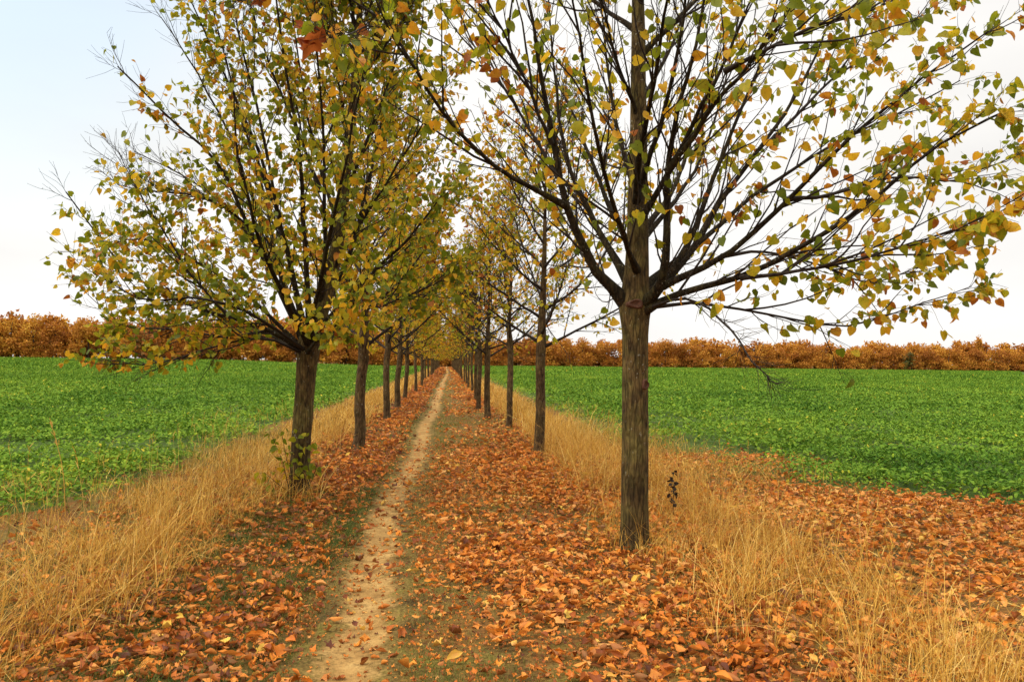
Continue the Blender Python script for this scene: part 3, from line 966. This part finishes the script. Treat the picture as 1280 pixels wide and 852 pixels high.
# ---- first tree of the left row
base = on_ground(374, 622); D = base[1]
base[2] = float(ground_z(base[0], base[1])) - .03
root = thing('lime_tree', 'nearest tree of the left row, leaning dark trunk with leafy shoots at its foot', 'tree', base, GL)
cen = [(374, 628), (375, 590), (377, 540), (381, 490), (384, 450), (388, 425), (398, 395), (412, 350), (424, 290), (432, 220), (440, 140), (446, 60), (452, -20), (456, -90)]
tp = np.array([at(x, y, D) for x, y in cen]); tp[0] = base
tp = catmull(tp, 56)
rad = np.interp(np.linspace(0, 1, 56), np.linspace(0, 1, 14), np.array([12.6, 12, 11.6, 11.6, 12.6, 14.5, 10.8, 9, 7.5, 6.5, 5.3, 4.2, 3, 1.5]) * D / F)
hl = [
    [(382, 440, -.02), (340, 415, -.2), (290, 400, -.4), (230, 384, -.5), (160, 340, -.6), (85, 245, -.7)],
    [(384, 436, 0), (345, 350, -.1), (312, 280, -.2), (275, 205, -.3), (220, 150, -.4), (150, 80, -.5)],
    [(384, 430, .03), (362, 330, .1), (340, 250, .1), (312, 170, .1), (268, 80, .1), (236, 5, .1)],
    [(388, 424, .0), (380, 300, -.4), (372, 180, -.6), (352, 60, -.7), (335, -60, -.8)],
    [(400, 392, .0), (406, 300, -.3), (408, 200, -.4), (400, 90, -.5), (392, -60, -.6)],
    [(394, 408, .05), (432, 330, .3), (458, 250, .4), (482, 150, .5), (505, 20, .6)],
    [(390, 420, -.04), (436, 372, -.3), (478, 330, -.5), (520, 290, -.7), (556, 240, -.8)],
    [(383, 444, -.03), (330, 422, -.4), (270, 430, -.5), (210, 450, -.6), (165, 455, -.6), (138, 448, -.6)],
    [(383, 440, .02), (312, 372, .2), (255, 332, .3), (185, 300, .3), (125, 310, .3)],
    [(384, 434, .05), (330, 330, .5), (280, 260, .8), (230, 220, .9), (165, 190, 1.)],
    [(388, 428, -.08), (400, 350, -.9), (420, 260, -1.4), (440, 180, -1.7), (460, 80, -1.9)],
    [(386, 430, -.08), (350, 360, -1.0), (320, 290, -1.5), (300, 200, -1.8), (290, 110, -2.0)],
    [(396, 404, .08), (430, 340, 1.0), (455, 260, 1.5), (470, 170, 1.8), (480, 80, 2)],
    [(384, 434, .08), (350, 340, 1.0), (330, 250, 1.5), (310, 160, 1.8), (300, 60, 2)],
    [(412, 345, 0), (450, 280, -.2), (490, 220, -.3), (530, 150, -.4), (560, 90, -.5)],
    [(424, 290, 0), (395, 180, .2), (375, 80, .4), (360, -40, .5)],
    [(428, 250, 0), (470, 150, 0), (500, 60, .1), (520, -50, .2)],
    [(436, 190, 0), (420, 80, -.3), (410, -50, -.5)],
    [(440, 150, 0), (470, 50, .3), (490, -60, .5)],
    [(338, 413, -.2), (280, 420, -.1), (220, 410, .1), (160, 405, .2), (105, 360, .3)],
    [(436, 374, -.3), (470, 380, -.5), (510, 365, -.6), (550, 350, -.7)],
    [(384, 442, -.05), (400, 420, -.8), (420, 410, -1.3), (440, 380, -1.7)],
    [(383, 442, .05), (345, 420, .8), (310, 400, 1.3), (260, 370, 1.7), (220, 330, 1.9)],
    [(290, 400, -.4), (240, 345, -.6), (190, 270, -.7), (150, 190, -.7)],
    [(384, 434, .02), (336, 300, .3), (292, 180, .5), (252, 100, .6), (205, 25, .6)],
    [(402, 240, .1), (352, 120, .0), (312, 20, -.1), (290, -60, -.1)],
    [(385, 432, -.04), (352, 280, -.5), (326, 150, -.7), (300, 50, -.8), (282, -30, -.8)],
    [(383, 438, .04), (300, 385, .5), (222, 345, .7), (150, 295, .7)],
    [(384, 440, -.05), (320, 395, -.7), (250, 372, -1.0), (180, 375, -1.1), (120, 345, -1.1)],
    [(314, 284, -.2), (262, 250, -.3), (210, 240, -.3), (150, 230, -.4)],
    [(340, 250, .1), (300, 150, 0), (275, 60, -.1), (255, -30, -.2)],
]
boughs = [[at(x, y, D + dd) for x, y, dd in b] for b in hl]
brad = [.030, .036, .036, .034, .03, .034, .03, .014, .024, .024, .03, .03, .03, .03, .02, .024, .022, .02, .018, .014, .013, .02, .02, .014, .026, .018, .024, .02, .018, .014, .018]
for q in range(8):
    boughs.append(path_up(tp[44] + np.array([0, 0, .1 * q]), q * 2.4, .9, 1.7 - .1 * q, .05, .05, 6, rr)); brad.append(.014)


def dens_l(p):                  # the outermost upper shoots are bare
    d = np.hypot(p[:, 0] - .2, p[:, 1])
    return np.clip(.95 - .9 * smooth(1.6, 2.25, d - .12 * p[:, 0]) * smooth(2.6, 3.6, p[:, 2]) - .5 * smooth(2.2, 2.7, d) - .95 * smooth(1.55, 1.35, p[:, 2]), .0, 1)


tr = tree_geometry(root, base, tp, rad, boughs, brad,
                   dict(cl=(.5, 1.2), n1=24, n2=6, l1=.70, l2=.27, ang=.50, k1=4, k2=2, size=.064, tm=.42, ts=.24, dens=dens_l, sides=26), 9, True, M['bark'],
                   bulges=((.9, 4.4, .1, .08), (1.55, 4.0, .12, .1)))
# shoots at the foot of the trunk
sh = []
for (x, y, dd, x1, y1) in ((362, 615, -.25, 340, 545), (366, 618, -.2, 352, 540), (370, 618, -.18, 372, 535), (376, 618, -.16, 388, 545), (358, 612, -.22, 330, 590), (368, 612, -.2, 362, 560), (380, 616, -.15, 396, 580)):
    a = at(x, y, D + dd); a[2] = max(a[2], 0.0); b = at(x1, y1, D + dd - .1)
    sh.append(catmull([a, a * .5 + b * .5 + rr.normal(0, .02, 3), b], 8))
sh = np.array(sh)
C1, L1, r1 = offspring(sh, 6, .3, 1, .14, .8, 0, .1, 4, rr)
A = Acc(); V, Q = tubes(sh - base, np.linspace(.005, .002, 8)[None] * np.ones((len(sh), 1)), 5); A.add(V, Q)
V, Q = tubes(C1 - base, np.full((len(C1), 4), .0015), 3); A.add(V, Q)
e = A.build('sucker_shoot', M['twig'], root)
A = Acc(); leaf_scatter(A, C1 - base, (.3, 1), 2, .068, .27, .16, rr)
A.build('foliage', M['foliage'], e)

# ---- the rest of both rows: a few grown trees, copied
def row_tree(name, label, group, seed, rot, fork, height, spread, nb, cfg, trad, lean=(0, 0)):
    r_ = np.random.default_rng(seed)
    root = thing(name, label, 'tree', (0, 0, 0), group)
    zs = np.array([0, .3, .8, 1.4, fork, fork + .4, fork + 1.2, fork + 2.2, height])
    lx = lean[0] * np.linspace(0, 1, 9) ** 1.2 + np.cumsum(r_.normal(0, .018, 9)); ly = lean[1] * np.linspace(0, 1, 9) + np.cumsum(r_.normal(0, .018, 9))
    lx -= lx[0]; ly -= ly[0]
    tp = catmull(np.stack([lx, ly, zs], -1), 40)
    rad = np.interp(np.linspace(0, 1, 40), np.linspace(0, 1, 9), np.array([1.1, 1, .95, .92, 1.0, .72, .5, .3, .06]) * trad)
    boughs, br = [], []
    for q in range(nb):
        f = (q / (nb - 1)) ** 1.15
        z0 = fork - .15 + f * (height - fork - .7)
        i = np.searchsorted(tp[:, 2], z0)
        az = q * 2.39996 + r_.uniform(-.4, .4)
        L = spread * (1.25 - .62 * f) * r_.uniform(.85, 1.15)
        boughs.append(path_up(tp[min(i, 38)], az, .30 + .65 * f + r_.normal(0, .12) + (.2 if q % 3 == 0 else 0), L, .075, .06, 6, r_))
        br.append(max(.03 * (1 - .55 * f) * trad / .1, .009))
    bl = ((r_.uniform(.8, 1.5), r_.uniform(0, 6.28), .22, .07), (r_.uniform(.5, 1.2), r_.uniform(0, 6.28), .15, .06))
    tree_geometry(root, np.zeros(3), tp, rad, boughs, br, cfg, seed, False, M['bark_far'], bl)
    return root


def copy_tree(o, parent=None):
    c = o.copy(); col.objects.link(c); c.parent = parent
    for ch in o.children:
        copy_tree(ch, c)
    return c


cL = dict(n1=15, n2=5, l1=.66, l2=.28, k1=5, k2=3, size=.072, tm=.54, ts=.22, sides=14, tw=1.2, dens=lambda p: np.full(len(p), .85))
cR = dict(n1=15, n2=5, l1=.66, l2=.28, k1=4, k2=2, size=.072, tm=.57, ts=.20, sides=14, tw=1.2, dens=lambda p: np.full(len(p), .42))
cLf = dict(cL, far=True, size=.10, k2=3, dens=lambda p: np.full(len(p), .50), tm=.68)
cRf = dict(cR, far=True, size=.10, dens=lambda p: np.full(len(p), .30), tm=.66)

LT = [row_tree('lime_tree', 'x', GL, 21, 0, 1.72, 5.7, 2.3, 24, cL, .086, (.12, 0)), row_tree('lime_tree', 'x', GL, 22, 0, 1.75, 5.8, 2.2, 24, cL, .082, (.05, 0)),
      row_tree('lime_tree', 'x', GL, 23, 0, 1.75, 6.0, 1.8, 22, cLf, .075), row_tree('lime_tree', 'x', GL, 24, 0, 1.65, 5.8, 1.75, 22, cLf, .075)]
RT = [row_tree('lime_tree', 'x', GR, 31, 0, 1.8, 5.5, 2.0, 22, cR, .080, (0.03, 0)), row_tree('lime_tree', 'x', GR, 32, 0, 1.95, 5.6, 1.7, 20, cR, .074),
      row_tree('lime_tree', 'x', GR, 33, 0, 1.8, 5.2, 1.45, 19, cRf, .064), row_tree('lime_tree', 'x', GR, 34, 0, 1.9, 5.4, 1.35, 19, cRf, .064)]

left_spots = [((447, 562), 'second tree of the left row, knobbly brown trunk with bulges halfway up'),
              ((484, 525), 'third tree of the left row, dark trunk rising straight from dry grass'),
              ((496, 511), 'fourth tree of the left row, thin trunk close behind the dark third one'),
              ((506, 500), 'fifth tree of the left row, slim pale trunk standing in golden grass'),
              ((519.5, 491), 'sixth tree of the left row, trunk beside the narrowing leafy path'),
              ((527, 483), 'seventh tree of the left row, small trunk under the yellow canopy')]
right_spots = [((674, 569), 'second tree of the right row, forked crown low over a speckled trunk'),
               ((636, 536), 'third tree of the right row, tall straight bare trunk with a rooty foot'),
               ((610, 524), 'fourth tree of the right row, thin greyish trunk beside the third'),
               ((598, 513), 'fifth tree of the right row, slender trunk leaning a little over the path'),
               ((595, 500), 'sixth tree of the right row, slim upright trunk with sparse crown'),
               ((590, 489), 'seventh tree of the right row, small trunk with thin yellowing crown')]


def place(protos, spots, far_label, group, sx, seed):
    r_ = np.random.default_rng(seed); used = set(); pts = []
    for (px, py), lab in spots:
        g = on_ground(px, py); pts.append((g[0], g[1], lab))
    y = pts[-1][1]
    while y < 175:
        y += 5.7 + r_.uniform(-.3, .3)
        pts.append((sx + r_.normal(0, .06), y, far_label))
    for k, (x, y, lab) in enumerate(pts):
        q = k % 2 if k < 4 else 2 + k % 2
        p = protos[q]
        o = p if q not in used else copy_tree(p)
        used.add(q)
        o.location = (float(x), float(y), float(ground_z(x, y)) - .02)
        o.rotation_euler = (0, 0, float(r_.uniform(0, 6.28)) if k > 1 else 0)
        s = float(r_.uniform(.93, 1.06)); o.scale = (s, s, float(s * r_.uniform(.95, 1.05)))
        o['label'] = lab; o['group'] = group


FL = 'one of the tiny trees at the far end of the left row'
FR = 'one of the tiny trees at the far end of the right row'
place(LT, left_spots, FL, GL, -1.62, 61)
place(RT, right_spots, FR, GR, 1.38, 62)

# ------------------------------------------------------------------ far wood
def far_crown(acc, cx, cy, cz, w, h, tone, n_, size, r_):
    """uneven crown of leaf clumps spread over a few lobes"""
    nl = 9
    lz = r_.uniform(.12, .86, nl); la = r_.uniform(0, 6.28, nl)
    prof = np.sin(math.pi * np.clip(lz * .9 + .12, 0, 1)) ** .6
    lr = .5 * w * prof * r_.uniform(.25, .7, nl)
    lc = np.stack([cx + np.cos(la) * lr, cy + np.sin(la) * lr, cz + h * lz], -1)
    rad = np.stack([w * r_.uniform(.20, .36, nl), w * r_.uniform(.2, .36, nl), h * r_.uniform(.12, .20, nl)], -1)
    lt = r_.normal(0, .09, nl)
    li = r_.integers(0, nl, n_)
    d = norm(r_.normal(0, 1, (n_, 3))) * (r_.random((n_, 1)) ** .4)
    p = lc[li] + d * rad[li]
    p[:, 2] = np.maximum(p[:, 2], cz + .2)
    a = norm(r_.normal(0, 1, (n_, 3))); nz = r_.normal(0, 1, (n_, 3))
    tint = np.clip(tone + lt[li] + r_.normal(0, .10, n_), 0, 1)
    scatter(acc, HT_FAR[0][0], HT_FAR[0][1], p, a, nz, size * r_.uniform(.5, 1.3, n_), tint, r_.uniform(.6, 1.2, n_))


A = Acc(); r_ = np.random.default_rng(77)


def wood_line(x0, x1, yfun, step, hgt, tone, rows):
    for row in range(rows):
        x = x0 + row * step * .5
        while x < x1:
            y = yfun(x) + row * step * 1.1 + r_.uniform(-1, 1) * step * .3
            h = hgt * r_.uniform(.84, 1.10) * (1 + .06 * row) * (.88 + .24 * float(fbm(x * .05, row, 3)))
            w = step * r_.uniform(1.2, 1.8)
            t = tone + r_.normal(0, .075) + .2 * (float(fbm(x * .04, 2.5, 8)) - .5)
            z = float(ground_z(x, y))
            far_crown(A, x, y, z, w, h, t, 1800 if row == 0 else 800, .50 if row == 0 else .95, r_)
            if row == 0:
                for q in range(3):   # understorey
                    far_crown(A, x + r_.uniform(-.5, .5) * step, y - r_.uniform(.2, .5) * step, z, w * .6, h * r_.uniform(.3, .55), t + r_.normal(-.02, .09), 380, .46, r_)
            P = np.array([[(x, y, z), (x + r_.normal(0, .2), y, z + h * .4), (x + r_.normal(0, .3), y, z + h * .85)]])
            V, Q = tubes(P, np.array([[.22, .16, .05]]), 5); A.add(V, Q, mat=1)
            x += step * r_.uniform(.7, 1.2)


wood_line(-330, -12, lambda x: LEFT_END + 6 + .01 * x, 4.4, 10.2, .60, 3)
wood_line(-14, 22, lambda x: 236 + .5 * abs(x), 5, 7.5, .54, 3)
wood_line(20, 420, lambda x: RIGHT_END + 8 - .01 * x, 5.4, 9.6, .54, 3)
tag(A.build('autumn_wood', [M['wood'], M['far_trunk']]), 'far off autumn wood of orange brown trees along the field edge', 'wood', kind='stuff')


def far_tree(name, label, px, dist, w, h, tone, n_):
    d = ray(px, 450); x = d[0] * dist; z = float(ground_z(x, dist))
    root = thing(name, label, 'tree', (x, dist, z))
    B = Acc(); far_crown(B, 0, 0, .3, w, h, tone, n_, .75, r_); B.build('crown', M['wood'], root)
    B = Acc(); V, Q = tubes(np.array([[(0, 0, -.1), (.05, 0, h * .4), (0, 0, h * .85)]]), np.array([[.25, .17, .05]]), 7); B.add(V, Q)
    B.build('trunk', M['far_trunk'], root)
    return root


far_tree('red_tree', 'dark red tree at the field edge behind drooping lime leaves', 186, 186, 9.0, 9.5, .24, 900)
far_tree('orange_shrub', 'small bright orange tree at the field edge left of the dark red tree', 156, 184, 3.6, 5.0, .62, 500)
far_tree('orange_tree', 'rounded rusty orange tree closing the far end of the path', 568, 228, 6.5, 6.2, .38, 700)
far_tree('green_tree', 'dull green tree standing out in the orange wood on the right', 1137, 258, 4.2, 7.5, .07, 600)
far_tree('tall_tree', 'pale tree poking above the wood near the right frame edge', 1223, 272, 3.0, 13.0, .62, 380)

# ------------------------------------------------------------------ single plants
def weed(name, label, px, py, hgt, seed, leaves):
    r_ = np.random.default_rng(seed)
    b = on_ground(px, py); b[2] = float(ground_z(b[0], b[1]))
    root = thing(name, label, 'weed', b)
    st = path_up((0, 0, -.02), r_.uniform(0, 6), 1.45, hgt, .05, .06, 8, r_)[None]
    C, L, _ = offspring(st, 9, .35, 1, .11, .8, .05, .1, 4, r_)
    A = Acc(); V, Q = tubes(st, np.linspace(.005, .002, 8)[None], 5); A.add(V, Q)
    V, Q = tubes(C, np.full((len(C), 4), .002), 3); A.add(V, Q)
    A.build('stem', M['twig'], root)
    A = Acc(); leaf_scatter(A, C, (.3, 1), leaves, .035, .98, .05, r_)
    A.build('seed_head', M['twig'], root)


weed('withered_weed', 'dark withered weed standing in dry grass right of the nearest trunk', 841, 655, .42, 4, 4)
b = on_ground(82, 645); b[2] = float(ground_z(b[0], b[1]))
root = thing('grass_stalk', 'single tall pale grass stalk rising above the left grass band', 'grass stalk', b)
tipp = at(62, 522, b[1]) - b
P = catmull([np.array([0, 0, -.02]), tipp * np.array([.25, .2, .5]), tipp], 12)[None]
A = Acc(); V, Q = tubes(P, np.linspace(.004, .002, 12)[None], 5); A.add(V, Q, np.full(len(V), .7)); A.build('stalk', M['dry'], root)
A = Acc()
for q in range(26):
    t = rr.uniform(.72, 1); pt = P[0][int(t * 11)]
    scatter(A, *sheet_leaf(.12, 1, .1), pt[None] + rr.normal(0, .004, (1, 3)), norm(tipp)[None] + rr.normal(0, .3, (1, 3)), rr.normal(0, 1, (1, 3)), np.array([.05]), np.array([.8]))
A.build('seed_head', M['dry'], root)

# ------------------------------------------------------------------ light
SUN_EL, SUN_AZ = 40.0, -105.0     # azimuth from +Y (path direction), negative to the left
w = bpy.data.worlds.new('World'); scene.world = w; w.use_nodes = True
nt = w.node_tree; nt.nodes.clear()
N_ = nt.nodes.new; Lk = nt.links.new
sky = N_('ShaderNodeTexSky'); sky.sky_type = 'NISHITA'; sky.sun_disc = False
sky.sun_elevation = R(SUN_EL); sky.sun_rotation = R(SUN_AZ); sky.air_density = 1.2; sky.dust_density = 1.5
tc = N_('ShaderNodeTexCoord'); sep = N_('ShaderNodeSeparateXYZ'); Lk(tc.outputs['Generated'], sep.inputs[0])


def mnode(op, a, b=None, clamp=False):
    x = N_('ShaderNodeMath'); x.operation = op; x.use_clamp = clamp
    for s, v in ((0, a), (1, b)):
        if v is None:
            continue
        if hasattr(v, 'is_output'):
            Lk(v, x.inputs[s])
        else:
            x.inputs[s].default_value = v
    return x.outputs[0]


# overcast layer, brighter towards the zenith
ov = N_('ShaderNodeMapRange'); ov.interpolation_type = 'SMOOTHSTEP'
ov.inputs['From Min'].default_value = .45; ov.inputs['From Max'].default_value = .95
ov.inputs['To Min'].default_value = 9.5; ov.inputs['To Max'].default_value = 30
Lk(sep.outputs['Z'], ov.inputs['Value'])
cn = N_('ShaderNodeTexNoise'); cn.inputs['Scale'].default_value = 2.2; cn.inputs['Detail'].default_value = 6
mp = N_('ShaderNodeMapping'); mp.inputs['Scale'].default_value = (1, 1, 3.2); Lk(tc.outputs['Generated'], mp.inputs[0]); Lk(mp.outputs[0], cn.inputs['Vector'])
lum = mnode('MULTIPLY', ov.outputs[0], mnode('ADD', mnode('MULTIPLY', cn.outputs['Fac'], .44), .77))
cloudc = N_('ShaderNodeMix'); cloudc.data_type = 'RGBA'; cloudc.blend_type = 'MULTIPLY'; cloudc.inputs[0].default_value = 1
cloudc.inputs[6].default_value = (1, .98, .95, 1); Lk(lum, cloudc.inputs[7])
# thinner cloud lets blue through high on the left
bd = norm(ray(-120, -230))
dp = N_('ShaderNodeVectorMath'); dp.operation = 'DOT_PRODUCT'; Lk(tc.outputs['Generated'], dp.inputs[0]); dp.inputs[1].default_value = [float(c) for c in bd]
th = N_('ShaderNodeMapRange'); th.interpolation_type = 'SMOOTHSTEP'
th.inputs['From Min'].default_value = .905; th.inputs['From Max'].default_value = 1.0; th.inputs['To Max'].default_value = .50
Lk(mnode('ADD', dp.outputs['Value'], mnode('MULTIPLY', mnode('SUBTRACT', cn.outputs['Fac'], .5), .06)), th.inputs['Value'])
skyb = N_('ShaderNodeMix'); skyb.data_type = 'RGBA'; skyb.blend_type = 'MULTIPLY'; skyb.inputs[0].default_value = 1
Lk(sky.outputs[0], skyb.inputs[6]); skyb.inputs[7].default_value = (2.15, 2.4, 2.3, 1)
mx = N_('ShaderNodeMix'); mx.data_type = 'RGBA'; Lk(th.outputs[0], mx.inputs[0]); Lk(cloudc.outputs[2], mx.inputs[6]); Lk(skyb.outputs[2], mx.inputs[7])
bg = N_('ShaderNodeBackground'); bg.inputs['Strength'].default_value = .11; Lk(mx.outputs[2], bg.inputs['Color'])
wo = N_('ShaderNodeOutputWorld'); Lk(bg.outputs[0], wo.inputs['Surface'])

ld = bpy.data.lights.new('sun', 'SUN'); ld.energy = 2.2; ld.angle = R(16); ld.color = (1, .93, .82)
sun = bpy.data.objects.new('sun', ld); col.objects.link(sun)
sd = Vector((math.sin(R(SUN_AZ)) * math.cos(R(SUN_EL)), math.cos(R(SUN_AZ)) * math.cos(R(SUN_EL)), math.sin(R(SUN_EL))))
sun.rotation_euler = sd.to_track_quat('Z', 'Y').to_euler(); sun.location = sd * 50

vs = scene.view_settings
vs.view_transform = 'Standard'; vs.look = 'None'; vs.gamma = 1; vs.exposure = 0; vs.use_curve_mapping = False
cy = scene.cycles
cy.max_bounces = 6; cy.diffuse_bounces = 3; cy.glossy_bounces = 2; cy.transmission_bounces = 4; cy.transparent_max_bounces = 4
